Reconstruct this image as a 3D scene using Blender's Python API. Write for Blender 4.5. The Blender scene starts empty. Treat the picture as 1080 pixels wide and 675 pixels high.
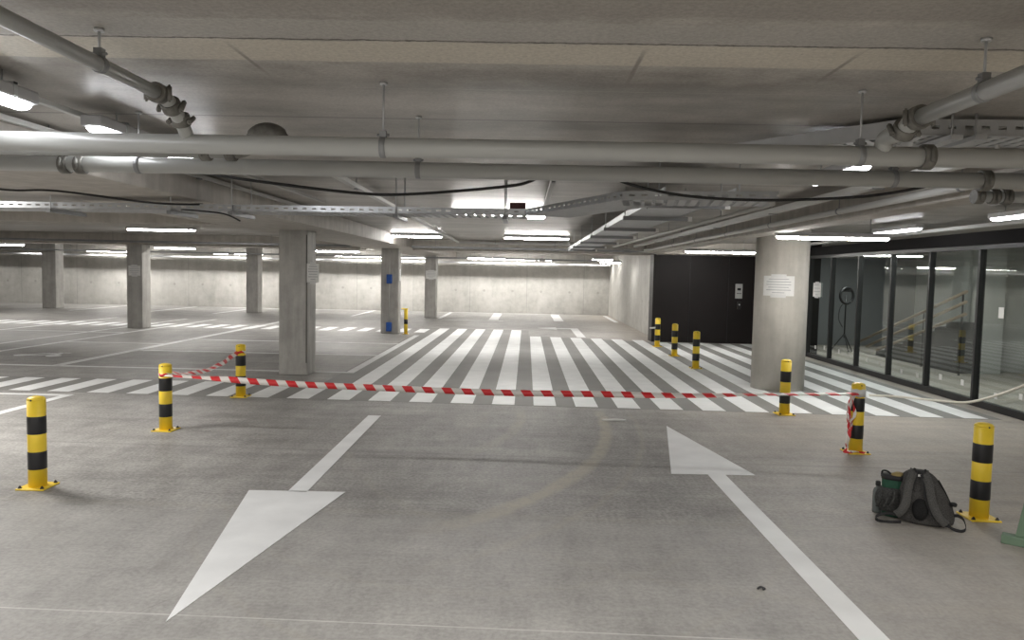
import bpy, math, random
from math import sin, cos, pi, radians, sqrt, atan2, atan
from mathutils import Vector, Matrix
random.seed(7)
SC = bpy.context.scene
COL = SC.collection

# ------------------------------------------------------------------ materials
def new_mat(name):
    m = bpy.data.materials.new(name); m.use_nodes = True
    nt = m.node_tree; b = nt.nodes['Principled BSDF']
    return m, nt, b

def plain(name, col, rough=.5, metal=0., spec=.5, var=.0, vscale=6., bump=0.):
    m, nt, b = new_mat(name)
    b.inputs['Base Color'].default_value = (*col, 1)
    b.inputs['Roughness'].default_value = rough
    b.inputs['Metallic'].default_value = metal
    b.inputs['Specular IOR Level'].default_value = spec
    if var or bump:
        tc = nt.nodes.new('ShaderNodeTexCoord')
        n = nt.nodes.new('ShaderNodeTexNoise'); n.inputs['Scale'].default_value = vscale; n.inputs['Detail'].default_value = 6
        nt.links.new(tc.outputs['Object'], n.inputs['Vector'])
        if var:
            r = nt.nodes.new('ShaderNodeValToRGB')
            r.color_ramp.elements[0].position = .3; r.color_ramp.elements[1].position = .7
            r.color_ramp.elements[0].color = (*[c*(1-var) for c in col], 1)
            r.color_ramp.elements[1].color = (*[min(1, c*(1+var)) for c in col], 1)
            nt.links.new(n.outputs['Fac'], r.inputs['Fac']); nt.links.new(r.outputs['Color'], b.inputs['Base Color'])
        if bump:
            bp = nt.nodes.new('ShaderNodeBump'); bp.inputs['Strength'].default_value = bump; bp.inputs['Distance'].default_value = .01
            nt.links.new(n.outputs['Fac'], bp.inputs['Height']); nt.links.new(bp.outputs['Normal'], b.inputs['Normal'])
    return m

class NG:
    """small node-graph writer"""
    def __init__(s, nt): s.nt = nt
    def val(s, x, sock):
        if isinstance(x, (int, float)): sock.default_value = x
        else: s.nt.links.new(x, sock)
    def math(s, op, a, b=0., c=None, clamp=False):
        n = s.nt.nodes.new('ShaderNodeMath'); n.operation = op; n.use_clamp = clamp
        s.val(a, n.inputs[0]); s.val(b, n.inputs[1])
        if c is not None: s.val(c, n.inputs[2])
        return n.outputs[0]
    def coords(s):
        tc = s.nt.nodes.new('ShaderNodeTexCoord'); sp = s.nt.nodes.new('ShaderNodeSeparateXYZ')
        s.nt.links.new(tc.outputs['Object'], sp.inputs[0])
        return tc.outputs['Object'], sp.outputs[0], sp.outputs[1], sp.outputs[2]
    def noise(s, vec, scale, detail=6, rough=.55, stretch=None):
        if stretch:
            mp = s.nt.nodes.new('ShaderNodeMapping'); mp.inputs['Scale'].default_value = stretch
            s.nt.links.new(vec, mp.inputs['Vector']); vec = mp.outputs[0]
        n = s.nt.nodes.new('ShaderNodeTexNoise'); n.inputs['Scale'].default_value = scale
        n.inputs['Detail'].default_value = detail; n.inputs['Roughness'].default_value = rough
        s.nt.links.new(vec, n.inputs['Vector']); return n.outputs['Fac']
    def ramp(s, fac, stops):
        r = s.nt.nodes.new('ShaderNodeValToRGB'); e = r.color_ramp.elements
        while len(e) < len(stops): e.new(.5)
        for k, (p, c) in enumerate(stops):
            e[k].position = p; e[k].color = (*c, 1) if isinstance(c, tuple) else (c, c, c, 1)
        s.nt.links.new(fac, r.inputs['Fac']); return r.outputs['Color']
    def mix(s, fac, a, b, mode='MIX'):
        n = s.nt.nodes.new('ShaderNodeMix'); n.data_type = 'RGBA'; n.blend_type = mode
        s.val(fac, n.inputs[0])
        for x, k in ((a, 6), (b, 7)):
            if isinstance(x, tuple): n.inputs[k].default_value = (*x, 1)
            else: s.nt.links.new(x, n.inputs[k])
        return n.outputs[2]
    def band(s, v, lo, hi, soft):
        """1 between lo and hi, soft edges"""
        a = s.math('DIVIDE', s.math('SUBTRACT', v, lo), soft, clamp=True)
        b = s.math('DIVIDE', s.math('SUBTRACT', hi, v), soft, clamp=True)
        return s.math('MULTIPLY', a, b)

def floor_material():
    m, nt, b = new_mat('power_floated_concrete'); g = NG(nt)
    v, x, y, z = g.coords()
    big = g.noise(v, .55, 7, .6); mid = g.noise(v, 2.3, 8, .65); fine = g.noise(v, 38, 3, .6)
    str1 = g.noise(v, 1.6, 7, .7, (.35, 2.2, 1)); sc = g.noise(v, 3.2, 9, .75, (1.6, .5, 1))
    t = g.math('MULTIPLY', g.math('ADD', g.math('ADD', big, mid), g.math('ADD', str1, sc)), .25)
    c = g.ramp(t, [(.39, (.180, .174, .165)), (.5, (.288, .280, .266)), (.61, (.415, .404, .384))])
    c = g.mix(.36, c, g.ramp(fine, [(.36, .18), (.64, .74)]), 'OVERLAY')
    # slab edge: nearer pour a little paler
    w = g.math('ADD', y, g.math('MULTIPLY', g.math('SUBTRACT', g.noise(v, 1.1, 3), .5), .35))
    near = g.math('DIVIDE', g.math('SUBTRACT', 5.2, w), .25, clamp=True)
    c = g.mix(g.math('MULTIPLY', near, g.math('ADD', .12, g.math('MULTIPLY', sc, .55))), c, (.42, .41, .392))
    # warm beige patches on the right
    beige = g.math('MULTIPLY', g.math('MULTIPLY', g.math('DIVIDE', g.math('SUBTRACT', x, 1.2), 2.2, clamp=True), str1), .85)
    c = g.mix(beige, c, (.44, .375, .30))
    # tyre arcs swept in pale dust
    wob = g.math('MULTIPLY', g.math('SUBTRACT', mid, .5), .05)
    def arc(cx, cy, a, bb, r, wd, k, col, xmin=.7, ymax=.6):
        nonlocal c
        dx = g.math('SUBTRACT', x, cx); dy = g.math('SUBTRACT', y, cy)
        d = g.math('SQRT', g.math('ADD', g.math('POWER', g.math('ABSOLUTE', g.math('DIVIDE', dx, a)), 2), g.math('POWER', g.math('ABSOLUTE', g.math('DIVIDE', dy, bb)), 2)))
        d = g.math('ADD', d, wob)
        mk = g.band(d, r-wd, r+wd, .02)
        mk = g.math('MULTIPLY', mk, g.math('DIVIDE', g.math('SUBTRACT', dx, xmin), .8, clamp=True))
        mk = g.math('MULTIPLY', mk, g.math('DIVIDE', g.math('SUBTRACT', ymax, dy), .5, clamp=True))
        mk = g.math('MULTIPLY', mk, g.math('MULTIPLY', g.math('MULTIPLY', g.noise(v, 9, 4), 2.), k))
        c = g.mix(mk, c, col)
    tan = (.42, .385, .31)
    arc(-1.5, 8.8, 2.45, 4.3, 1., .034, .62, tan)
    arc(-1.5, 8.8, 2.45, 4.3, 1.15, .018, .28, tan)
    arc(-1.5, 8.8, 2.45, 4.3, .60, .035, .3, tan)
    arc(-1.5, 8.8, 2.45, 4.3, .42, .03, .2, tan)
    arc(2.2, 8.0, 4.0, 4.2, 1., .015, .18, tan, -6, 1)
    arc(-.2, 6.2, 2.2, 3.1, 1., .015, .2, tan, -6, -.6)
    arc(-.3, 7.0, 2.2, 3.1, 1.02, .015, .15, tan, -6, -.8)
    # joints and snapped chalk lines
    yl = g.math('ADD', y, g.math('MULTIPLY', x, .028))
    c = g.mix(g.math('MULTIPLY', g.band(yl, 6.76, 6.86, .05), .42), c, (.17, .165, .16))
    c = g.mix(g.math('MULTIPLY', g.band(yl, 3.435, 3.45, .006), g.math('MULTIPLY', g.noise(v, 3, 3), 1.0)), c, (.72, .71, .68))
    c = g.mix(g.math('MULTIPLY', g.band(yl, 5.02, 5.16, .1), .3), c, (.42, .39, .32))
    c = g.mix(g.math('MULTIPLY', g.band(g.math('ADD', y, g.math('MULTIPLY', x, -1.9)), 7.05, 7.075, .01), .35), c, (.2, .19, .18))
    # scuffs and trowel swirls
    scr = g.noise(v, 4.5, 10, .8, (.5, 3.5, 1)); scr2 = g.noise(v, 5., 10, .8, (2.6, .6, 1))
    c = g.mix(g.math('MULTIPLY', g.ramp(scr, [(.54, 0.), (.66, 1.)]), .38), c, (.47, .46, .438))
    c = g.mix(g.math('MULTIPLY', g.ramp(scr2, [(.56, 0.), (.68, 1.)]), .28), c, (.135, .132, .128))
    # small stains
    st = g.ramp(g.noise(v, 2.1, 2), [(.70, 0.), (.78, 1.)])
    c = g.mix(g.math('MULTIPLY', st, .35), c, (.2, .19, .17))
    nt.links.new(c, b.inputs['Base Color'])
    rr = g.math('ADD', .42, g.math('MULTIPLY', mid, .25)); nt.links.new(rr, b.inputs['Roughness'])
    b.inputs['Specular IOR Level'].default_value = .35
    bp = nt.nodes.new('ShaderNodeBump'); bp.inputs['Strength'].default_value = .12; bp.inputs['Distance'].default_value = .004
    nt.links.new(mid, bp.inputs['Height']); nt.links.new(bp.outputs['Normal'], b.inputs['Normal'])
    return m

def ceiling_material():
    m, nt, b = new_mat('cast_soffit_concrete'); g = NG(nt)
    v, x, y, z = g.coords()
    n1 = g.noise(v, .8, 7, .6, (.5, 2.4, 1)); n2 = g.noise(v, 5, 6, .6); n3 = g.noise(v, 45, 3)
    t = g.math('ADD', g.math('MULTIPLY', n1, .65), g.math('MULTIPLY', n2, .35))
    c = g.ramp(t, [(.38, (.215, .20, .18)), (.5, (.325, .305, .278)), (.62, (.44, .415, .38))])
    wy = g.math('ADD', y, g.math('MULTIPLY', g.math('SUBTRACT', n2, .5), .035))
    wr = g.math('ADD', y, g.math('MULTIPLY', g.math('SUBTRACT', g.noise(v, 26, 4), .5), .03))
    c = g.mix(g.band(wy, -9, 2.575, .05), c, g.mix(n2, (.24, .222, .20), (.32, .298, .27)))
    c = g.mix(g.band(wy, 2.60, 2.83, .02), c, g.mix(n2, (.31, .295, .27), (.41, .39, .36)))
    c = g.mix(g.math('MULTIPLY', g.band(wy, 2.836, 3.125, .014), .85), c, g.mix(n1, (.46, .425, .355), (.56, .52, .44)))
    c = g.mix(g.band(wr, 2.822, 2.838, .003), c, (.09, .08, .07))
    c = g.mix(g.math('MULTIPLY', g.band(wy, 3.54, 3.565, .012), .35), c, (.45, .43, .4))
    for yy in (4.243, 5.62, 7.0, 8.4, 9.8, 11.2, 12.6, 14.0, 15.4, 16.8, 18.2, 19.6):
        c = g.mix(g.math('MULTIPLY', g.band(y, yy-.01, yy+.02, .006), .85), c, (.10, .09, .085))
    for xx, y1 in ((-1.172, 3.4), (.435, 3.5), (1.255, 3.4)):
        k = g.math('MULTIPLY', g.band(x, xx-.014, xx+.012, .008), g.band(y, 2.84, y1, .2))
        c = g.mix(g.math('MULTIPLY', k, .8), c, (.2, .18, .16))
    sp = g.ramp(n3, [(.68, 0.), (.74, 1.)])
    c = g.mix(g.math('MULTIPLY', sp, .45), c, (.14, .13, .12))
    c = g.mix(.22, c, g.ramp(g.noise(v, 55, 3, .7), [(.36, .2), (.64, .75)]), 'OVERLAY')
    nt.links.new(c, b.inputs['Base Color'])
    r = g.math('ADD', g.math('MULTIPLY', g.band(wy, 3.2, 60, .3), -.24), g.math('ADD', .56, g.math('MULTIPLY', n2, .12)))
    nt.links.new(r, b.inputs['Roughness']); b.inputs['Specular IOR Level'].default_value = .55
    return m

def wall_material(axis):
    m, nt, b = new_mat('formed_wall_concrete'); g = NG(nt)
    v, x, y, z = g.coords(); u = x if axis == 0 else y
    n1 = g.noise(v, .7, 6); n2 = g.noise(v, 5, 7, .65); n3 = g.noise(v, 2, 6, .6, (1.2, 1.2, .25))
    t = g.math('MULTIPLY', g.math('ADD', g.math('ADD', n1, n2), n3), .333)
    c = g.ramp(t, [(.38, (.36, .35, .325)), (.5, (.46, .45, .42)), (.62, (.54, .53, .50))])
    f = g.math('FRACT', g.math('DIVIDE', g.math('ADD', u, 60.), 2.45))
    c = g.mix(g.math('MULTIPLY', g.band(f, .496, .504, .003), .7), c, (.17, .165, .155))
    f2 = g.math('ABSOLUTE', g.math('SUBTRACT', g.math('FRACT', g.math('DIVIDE', g.math('ADD', u, 60.), 1.225)), .5))
    f3 = g.math('ABSOLUTE', g.math('SUBTRACT', z, .95))
    d = g.math('SQRT', g.math('ADD', g.math('POWER', g.math('MULTIPLY', f2, 1.225), 2), g.math('POWER', f3, 2)))
    c = g.mix(g.math('MULTIPLY', g.math('LESS_THAN', d, .05), .55), c, (.25, .24, .22))
    lowst = g.math('MULTIPLY', g.math('SUBTRACT', 1., g.math('DIVIDE', z, .5, clamp=True)), g.ramp(g.noise(v, 1.3, 4), [(.5, 0.), (.68, 1.)]))
    c = g.mix(g.math('MULTIPLY', lowst, .5), c, (.22, .21, .2))
    nt.links.new(c, b.inputs['Base Color']); b.inputs['Roughness'].default_value = .7
    return m

def column_material(name, ca, cb):
    m, nt, b = new_mat(name); g = NG(nt)
    v, x, y, z = g.coords()
    n1 = g.noise(v, 3, 7, .65); n2 = g.noise(v, 2.5, 5, .6, (3, 3, .4)); n3 = g.noise(v, 60, 2)
    t = g.math('MULTIPLY', g.math('ADD', n1, n2), .5)
    c = g.ramp(t, [(.40, ca), (.60, cb)])
    c = g.mix(g.math('MULTIPLY', g.ramp(n3, [(.68, 0.), (.73, 1.)]), .35), c, (.16, .15, .14))
    nt.links.new(c, b.inputs['Base Color']); b.inputs['Roughness'].default_value = .62
    bp = nt.nodes.new('ShaderNodeBump'); bp.inputs['Strength'].default_value = .15; bp.inputs['Distance'].default_value = .004
    nt.links.new(n1, bp.inputs['Height']); nt.links.new(bp.outputs['Normal'], b.inputs['Normal'])
    return m

def emitter(name, col, s):
    m, nt, b = new_mat(name)
    b.inputs['Base Color'].default_value = (.8, .8, .8, 1)
    b.inputs['Emission Color'].default_value = (*col, 1); b.inputs['Emission Strength'].default_value = s
    return m

def glass_material():
    m, nt, b = new_mat('clear_glass'); nt.nodes.remove(b)
    out = nt.nodes['Material Output']
    tr = nt.nodes.new('ShaderNodeBsdfTransparent'); tr.inputs[0].default_value = (.86, .89, .88, 1)
    gl = nt.nodes.new('ShaderNodeBsdfGlossy'); gl.inputs['Roughness'].default_value = .012; gl.inputs[0].default_value = (.95, 1, .97, 1)
    fr = nt.nodes.new('ShaderNodeFresnel'); fr.inputs[0].default_value = 1.62
    mx = nt.nodes.new('ShaderNodeMixShader')
    geo = nt.nodes.new('ShaderNodeNewGeometry'); k1 = nt.nodes.new('ShaderNodeMath'); k1.operation = 'SUBTRACT'; k1.inputs[0].default_value = 1.
    nt.links.new(geo.outputs['Backfacing'], k1.inputs[1]); k2 = nt.nodes.new('ShaderNodeMath'); k2.operation = 'MULTIPLY'
    nt.links.new(fr.outputs[0], k2.inputs[0]); nt.links.new(k1.outputs[0], k2.inputs[1]); nt.links.new(k2.outputs[0], mx.inputs[0]); nt.links.new(tr.outputs[0], mx.inputs[1]); nt.links.new(gl.outputs[0], mx.inputs[2])
    nt.links.new(mx.outputs[0], out.inputs[0])
    return m

def tape_material():
    m, nt, b = new_mat('red_white_tape'); g = NG(nt)
    tc = nt.nodes.new('ShaderNodeTexCoord'); sp = nt.nodes.new('ShaderNodeSeparateXYZ')
    nt.links.new(tc.outputs['UV'], sp.inputs[0])
    t = g.math('FRACT', g.math('ADD', g.math('DIVIDE', sp.outputs[0], .2), g.math('MULTIPLY', sp.outputs[1], .22)))
    c = g.mix(g.math('GREATER_THAN', t, .5), (.80, .76, .72), (.68, .03, .035))
    nt.links.new(c, b.inputs['Base Color']); b.inputs['Roughness'].default_value = .35
    return m

def weave_material(name, ca, cb, scale):
    m, nt, b = new_mat(name); g = NG(nt)
    v, x, y, z = g.coords()
    n = g.noise(v, scale, 3, .7); n2 = g.noise(v, 7, 4)
    c = g.ramp(g.math('ADD', g.math('MULTIPLY', n, .8), g.math('MULTIPLY', n2, .2)), [(.38, ca), (.62, cb)])
    nt.links.new(c, b.inputs['Base Color']); b.inputs['Roughness'].default_value = .9; b.inputs['Specular IOR Level'].default_value = .15
    bp = nt.nodes.new('ShaderNodeBump'); bp.inputs['Strength'].default_value = .3; bp.inputs['Distance'].default_value = .003
    nt.links.new(n2, bp.inputs['Height']); nt.links.new(bp.outputs['Normal'], b.inputs['Normal'])
    return m

M = dict(
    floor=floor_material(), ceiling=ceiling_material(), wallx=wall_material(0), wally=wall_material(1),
    column=column_material('column_concrete', (.32, .31, .29), (.44, .43, .405)),
    round=column_material('round_column_concrete', (.43, .41, .365), (.54, .515, .465)),
    beam=column_material('beam_concrete', (.36, .335, .30), (.48, .45, .41)),
    paint=plain('white_floor_paint', (.79, .80, .80), .55, var=.07, vscale=3.),
    oldpaint=plain('worn_floor_paint', (.68, .685, .68), .6, var=.08, vscale=5.),
    coat=plain('grey_floor_coat', (.215, .212, .20), .6, var=.10, vscale=1.5),
    yellow=plain('signal_yellow', (.86, .62, .045), .38, var=.05, vscale=9.),
    black=plain('gloss_black', (.012, .012, .014), .38),
    bolt=plain('dark_bolt_steel', (.08, .08, .085), .45, .7),
    pipe=plain('grey_pipe_paint', (.36, .365, .352), .36, var=.04, vscale=2.),
    iron=plain('cast_coupling', (.15, .145, .13), .55, .3, var=.3, vscale=30.),
    zinc=plain('galvanised_steel', (.52, .535, .55), .34, .85, var=.10, vscale=8.),
    zincw=plain('matt_zinc', (.50, .51, .52), .5, .35, var=.08, vscale=8.),
    darkzinc=plain('dull_zinc', (.25, .255, .26), .5, .5, var=.1, vscale=8.),
    pvc=plain('grey_plastic_conduit', (.52, .52, .50), .45),
    housing=plain('light_grey_housing', (.46, .46, .47), .5),
    lamp=emitter('lit_diffuser', (1., .97, .93), 46.),
    lampc=emitter('lit_diffuser_cool', (.96, .97, 1.), 12.),
    cable=plain('black_cable', (.012, .012, .012), .6),
    blackwall=plain('dark_cladding', (.013, .010, .010), .5, spec=.28, var=.15, vscale=1.2),
    fascia=plain('matt_black_fascia', (.010, .009, .009), .75, spec=.15),
    frame=plain('black_aluminium', (.014, .014, .015), .4),
    glass=glass_material(), tape=tape_material(),
    paper=plain('white_paper', (.74, .74, .72), .8, var=.03, vscale=14.),
    ink=plain('grey_print', (.40, .40, .42), .8), clear=plain('clear_tape_film', (.66, .66, .65), .3),
    blue=plain('blue_plastic', (.012, .085, .36), .4),
    steel=plain('brushed_steel', (.62, .62, .61), .35, .6),
    screen=plain('dark_display', (.03, .03, .035), .25),
    pack=weave_material('charcoal_weave', (.034, .033, .032), (.088, .085, .081), 160),
    packd=weave_material('dark_mesh', (.010, .010, .010), (.022, .022, .022), 200),
    web=plain('black_webbing', (.011, .011, .012), .75),
    strap=weave_material('grey_padded_weave', (.048, .048, .046), (.105, .103, .098), 160),
    green=plain('dark_green_fabric', (.012, .062, .036), .8, var=.2, vscale=20., bump=.3),
    sack=weave_material('grey_jacket_cloth', (.030, .031, .030), (.07, .071, .068), 60),
    yellowish=plain('ochre_cloth', (.25, .19, .07), .8, var=.2, vscale=25.),
    darkgrout=plain('dark_grout', (.12, .115, .105), .8, var=.3, vscale=4.),
    bottle=plain('smoky_plastic', (.12, .135, .13), .25),
    palegreen=plain('sage_green_paint', (.13, .20, .135), .55, var=.1, vscale=12.),
    lobbyw=plain('lobby_wall_paint', (.36, .365, .35), .8, var=.05, vscale=1.),
    lobbyd=plain('lobby_dark_wall', (.20, .205, .21), .8),
    rail=plain('brown_handrail', (.27, .21, .155), .5, var=.1, vscale=10.),
    hose=plain('white_hose', (.70, .67, .58), .45),
    red=plain('dark_red_plastic', (.09, .03, .03), .5),
    step=plain('dark_stair_concrete', (.07, .07, .07), .8, var=.1, vscale=6.),
)

# ------------------------------------------------------------------ mesh builder
class MB:
    def __init__(s): s.v = []; s.f = []; s.sm = []; s.uv = {}
    def add(s, vs, fs, smooth=False):
        o = len(s.v); s.v += [tuple(p) for p in vs]
        for f in fs: s.f.append(tuple(i+o for i in f)); s.sm.append(smooth)
    def box(s, c, d, rz=0., mat=None):
        x, y, z = (q/2 for q in d)
        P = [Vector((a*x, b*y, e*z)) for a in (-1, 1) for b in (-1, 1) for e in (-1, 1)]
        R = mat or Matrix.Rotation(rz, 3, 'Z'); C = Vector(c)
        s.add([C + R @ p for p in P], [(0, 1, 3, 2), (4, 6, 7, 5), (0, 4, 5, 1), (2, 3, 7, 6), (0, 2, 6, 4), (1, 5, 7, 3)])
        return s
    def bx(s, x0, x1, y0, y1, z0, z1):
        return s.box(((x0+x1)/2, (y0+y1)/2, (z0+z1)/2), (x1-x0, y1-y0, z1-z0))
    def tube(s, pts, r, n=12, cap=True):
        pts = [Vector(p) for p in pts]; N = len(pts); rs = r if isinstance(r, (list, tuple)) else [r]*N
        up = None; vs = []
        for i, p in enumerate(pts):
            t = (pts[min(i+1, N-1)] - pts[max(i-1, 0)]).normalized()
            if up is None:
                a = Vector((0, 0, 1)) if abs(t.z) < .9 else Vector((1, 0, 0))
                up = (a - t*a.dot(t)).normalized()
            else:
                up = (up - t*up.dot(t)).normalized()
            w = t.cross(up)
            for k in range(n):
                a = 2*pi*k/n; vs.append(p + (up*cos(a) + w*sin(a))*rs[i])
        fs = [(i*n+k, i*n+(k+1) % n, (i+1)*n+(k+1) % n, (i+1)*n+k) for i in range(N-1) for k in range(n)]
        s.add(vs, fs, True)
        if cap:
            o = len(s.v) - len(vs)
            s.f.append(tuple(o+k for k in reversed(range(n)))); s.sm.append(False)
            s.f.append(tuple(o+(N-1)*n+k for k in range(n))); s.sm.append(False)
        return s
    def lathe(s, prof, c=(0, 0, 0), n=28, cap=True, smooth=True):
        C = Vector(c); vs = []
        for r, z in prof:
            for k in range(n):
                a = 2*pi*k/n; vs.append(C + Vector((r*cos(a), r*sin(a), z)))
        m = len(prof)
        fs = [(i*n+k, i*n+(k+1) % n, (i+1)*n+(k+1) % n, (i+1)*n+k) for i in range(m-1) for k in range(n)]
        s.add(vs, fs, smooth)
        if cap:
            o = len(s.v) - len(vs)
            s.f.append(tuple(o+k for k in reversed(range(n)))); s.sm.append(False)
            s.f.append(tuple(o+(m-1)*n+k for k in range(n))); s.sm.append(False)
        return s
    def prism(s, poly, z0, z1):
        n = len(poly)
        vs = [(x, y, z0) for x, y in poly] + [(x, y, z1) for x, y in poly]
        fs = [tuple(reversed(range(n))), tuple(range(n, 2*n))] + [(k, (k+1) % n, n+(k+1) % n, n+k) for k in range(n)]
        s.add(vs, fs); return s
    def ribbon(s, pts, width, dirs, thick=.0012, u0=0.):
        """flat band along pts; dirs = width direction per point"""
        pts = [Vector(p) for p in pts]; o = len(s.v); L = u0; N = len(pts)
        for i, p in enumerate(pts):
            if i: L += (p - pts[i-1]).length
            t = (pts[min(i+1, N-1)] - pts[max(i-1, 0)]).normalized(); d = Vector(dirs[i]).normalized(); nn = t.cross(d).normalized()*thick/2
            w = width[i] if isinstance(width, (list, tuple)) else width
            for sd in (-1, 1):
                for q in (-1, 1):
                    s.uv[len(s.v)] = (L, (sd+1)/2); s.v.append(tuple(p + d*(sd*w/2) + nn*q))
        for i in range(N-1):
            a, b = o+4*i, o+4*(i+1)
            for f in ((a, a+2, b+2, b), (a+1, b+1, b+3, a+3), (a, b, b+1, a+1), (a+2, a+3, b+3, b+2)):
                s.f.append(f); s.sm.append(True)
        s.f.append((o, o+1, o+3, o+2)); s.sm.append(False)
        e = o+4*(N-1); s.f.append((e, e+2, e+3, e+1)); s.sm.append(False)
        return s
    def build(s, name, mat, parent=None, bevel=0., subd=0):
        me = bpy.data.meshes.new(name); me.from_pydata(s.v, [], s.f); me.validate(); me.update()
        if len(me.polygons) == len(s.sm): me.polygons.foreach_set('use_smooth', s.sm)
        if s.uv:
            ul = me.uv_layers.new(name='UVMap')
            for lp in me.loops: ul.data[lp.index].uv = s.uv.get(lp.vertex_index, (0, 0))
        me.materials.append(M[mat]); o = bpy.data.objects.new(name, me); COL.objects.link(o)
        if parent: o.parent = parent
        if bevel:
            md = o.modifiers.new('edge', 'BEVEL'); md.width = bevel; md.segments = 2; md.limit_method = 'ANGLE'
        if subd:
            md = o.modifiers.new('smooth', 'SUBSURF'); md.levels = subd; md.render_levels = subd
        return o

def tag(o, label=None, cat=None, group=None, kind=None):
    if label: o['label'] = label
    if cat: o['category'] = cat
    if group: o['group'] = group
    if kind: o['kind'] = kind
    return o
def thing(name, label, cat, loc=(0, 0, 0), rz=0., group=None):
    o = bpy.data.objects.new(name, None); COL.objects.link(o); o.location = loc; o.rotation_euler = (0, 0, rz); o.empty_display_size = .1
    return tag(o, label, cat, group)
def struct(o): o['kind'] = 'structure'; return o
def copy_tree(o, parent=None):
    c = o.copy(); COL.objects.link(c)
    if parent: c.parent = parent
    for ch in list(o.children): copy_tree(ch, c)
    return c
def arc_pts(c, r, a0, a1, ax, ay, n=10):
    c, ax, ay = Vector(c), Vector(ax), Vector(ay)
    return [c + (ax*cos(a0+(a1-a0)*k/n) + ay*sin(a0+(a1-a0)*k/n))*r for k in range(n+1)]
def smooth_path(ps, n=8):
    ps = [Vector(p) for p in ps]; out = []
    for i in range(len(ps)-1):
        p0, p1, p2, p3 = ps[max(i-1, 0)], ps[i], ps[i+1], ps[min(i+2, len(ps)-1)]
        for k in range(n):
            t = k/n
            out.append(.5*((2*p1) + (p2-p0)*t + (2*p0-5*p1+4*p2-p3)*t*t + (3*p1-p0-3*p2+p3)*t**3))
    out.append(ps[-1]); return out

ZC = 2.565      # slab soffit
ZB = 2.32       # beam soffit

# ------------------------------------------------------------------ shell
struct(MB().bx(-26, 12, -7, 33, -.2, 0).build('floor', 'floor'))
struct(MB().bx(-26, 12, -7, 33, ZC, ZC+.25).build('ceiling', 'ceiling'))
struct(MB().bx(-26, 3.55, 31.9, 32.2, 0, ZC).build('wall_back', 'wallx'))
struct(MB().bx(-26.2, -26, -7, 33, 0, ZC).build('wall_left', 'wally'))
struct(MB().bx(-26, 12, -7.2, -7, 0, ZC).build('wall_front', 'wallx'))
struct(MB().bx(3.55, 3.85, 19.9, 31.9, 0, ZC).build('wall_right', 'wally'))
struct(MB().bx(3.30, 6.28, 19.35, 19.9, 0, ZC).build('wall_dark', 'blackwall'))
struct(MB().bx(6.28, 6.5, 16.52, 19.9, 0, ZC).build('wall_black_return', 'blackwall'))
# seams of the cladding
for xx in (4.25, 5.25):
    struct(MB().bx(xx, xx+.012, 19.343, 19.35, .02, ZC-.02).build('trim_seam', 'frame'))
# lobby behind the glass
struct(MB().bx(6.5, 12, 19.6, 19.8, 0, ZC).build('wall_lobby_end', 'lobbyd'))
struct(MB().bx(10.2, 10.4, -7, 19.6, 0, ZC).build('wall_lobby_side', 'lobbyw'))
struct(MB().bx(8.55, 8.95, 14.0, 14.4, 0, ZC).build('column_lobby', 'lobbyw', bevel=.01))
struct(MB().bx(8.5, 10.2, 14.4, 14.6, 0, ZC).build('wall_lobby_cross', 'lobbyw'))

# beams
def beam(x0, x1, y0, y1, z0): struct(MB().bx(x0, x1, y0, y1, z0, ZC).build('beam', 'beam', bevel=.012))
beam(-4.45, -3.05, -7, 31.9, ZB)                 # along the drive aisle
beam(-26, -4.45, 11.45, 12.45, 2.36)             # crosswise over the left bays
beam(-26, -4.45, 19.75, 20.5, 2.27)
beam(-3.05, 3.3, 19.75, 20.5, 2.27)
beam(-26, -4.45, 3.6, 4.4, 2.36)
beam(3.08, 3.36, -7, 19.3, 2.30)
beam(3.36, 6.28, 18.4, 19.35, 2.27)

def square_column(x0, x1, y0, y1):
    struct(MB().bx(x0, x1, y0, y1, 0, ZC-.01).build('column', 'column', bevel=.016))
square_column(-3.95, -3.485, 11.74, 12.2)
square_column(-3.95, -3.47, 20.05, 20.45)
square_column(-10.85, -10.42, 19.9, 20.35)
square_column(-18.75, -18.2, 28.3, 28.8)
square_column(-10.75, -10.3, 28.2, 28.7)
square_column(-3.77, -3.36, 27.4, 28.0)
square_column(-18.75, -18.2, 19.9, 20.35)
struct(MB().lathe([(.395, 0), (.395, ZC-.005)], (3.955, 11.57, 0), 64).build('column_round', 'round'))
# formwork groove that runs down the near square column and its dark stain
struct(MB().bx(-3.512, -3.494, 11.7365, 11.742, .2, 2.25).build('trim_groove', 'darkgrout'))

# ------------------------------------------------------------------ glazing
GX = 6.28
ys = [16.5, 15.34, 14.09, 12.84, 11.63, 10.37, 9.1, 7.85, 6.6]
def window(k, y1, y0):
    f = MB()
    f.bx(GX-.03, GX+.05, y0, y1, 0, .09); f.bx(GX-.03, GX+.05, y0, y1, 2.17, 2.23)
    f.bx(GX-.035, GX+.055, y0-.024, y0+.024, .09, 2.17)
    if k == 1: f.bx(GX-.035, GX+.055, y1-.03, y1+.03, 0, 2.2)
    fr = struct(f.build('window_%d' % k, 'frame'))
    p = MB().bx(GX+.005, GX+.017, y0+.024, y1-.024, .09, 2.17).build('pane', 'glass', fr)
    r = random.Random(k)
    for q in range(2):
        yy = y0+.2+(y1-y0-.4)*(q*.62+.1*r.random()); zz = .17+.09*r.random(); w = .055+.02*r.random()
        tag(MB().bx(GX+.001, GX+.004, yy, yy+w, zz, zz+w*1.15).build('sticker', 'paper', fr), 'small white protective sticker low on the glass')
    return fr
for k in range(len(ys)-1): window(k+1, ys[k], ys[k+1])
struct(MB().bx(GX-.05, GX+.12, 6.55, 16.55, 2.23, 2.41).build('trim_fascia', 'fascia'))
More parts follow.
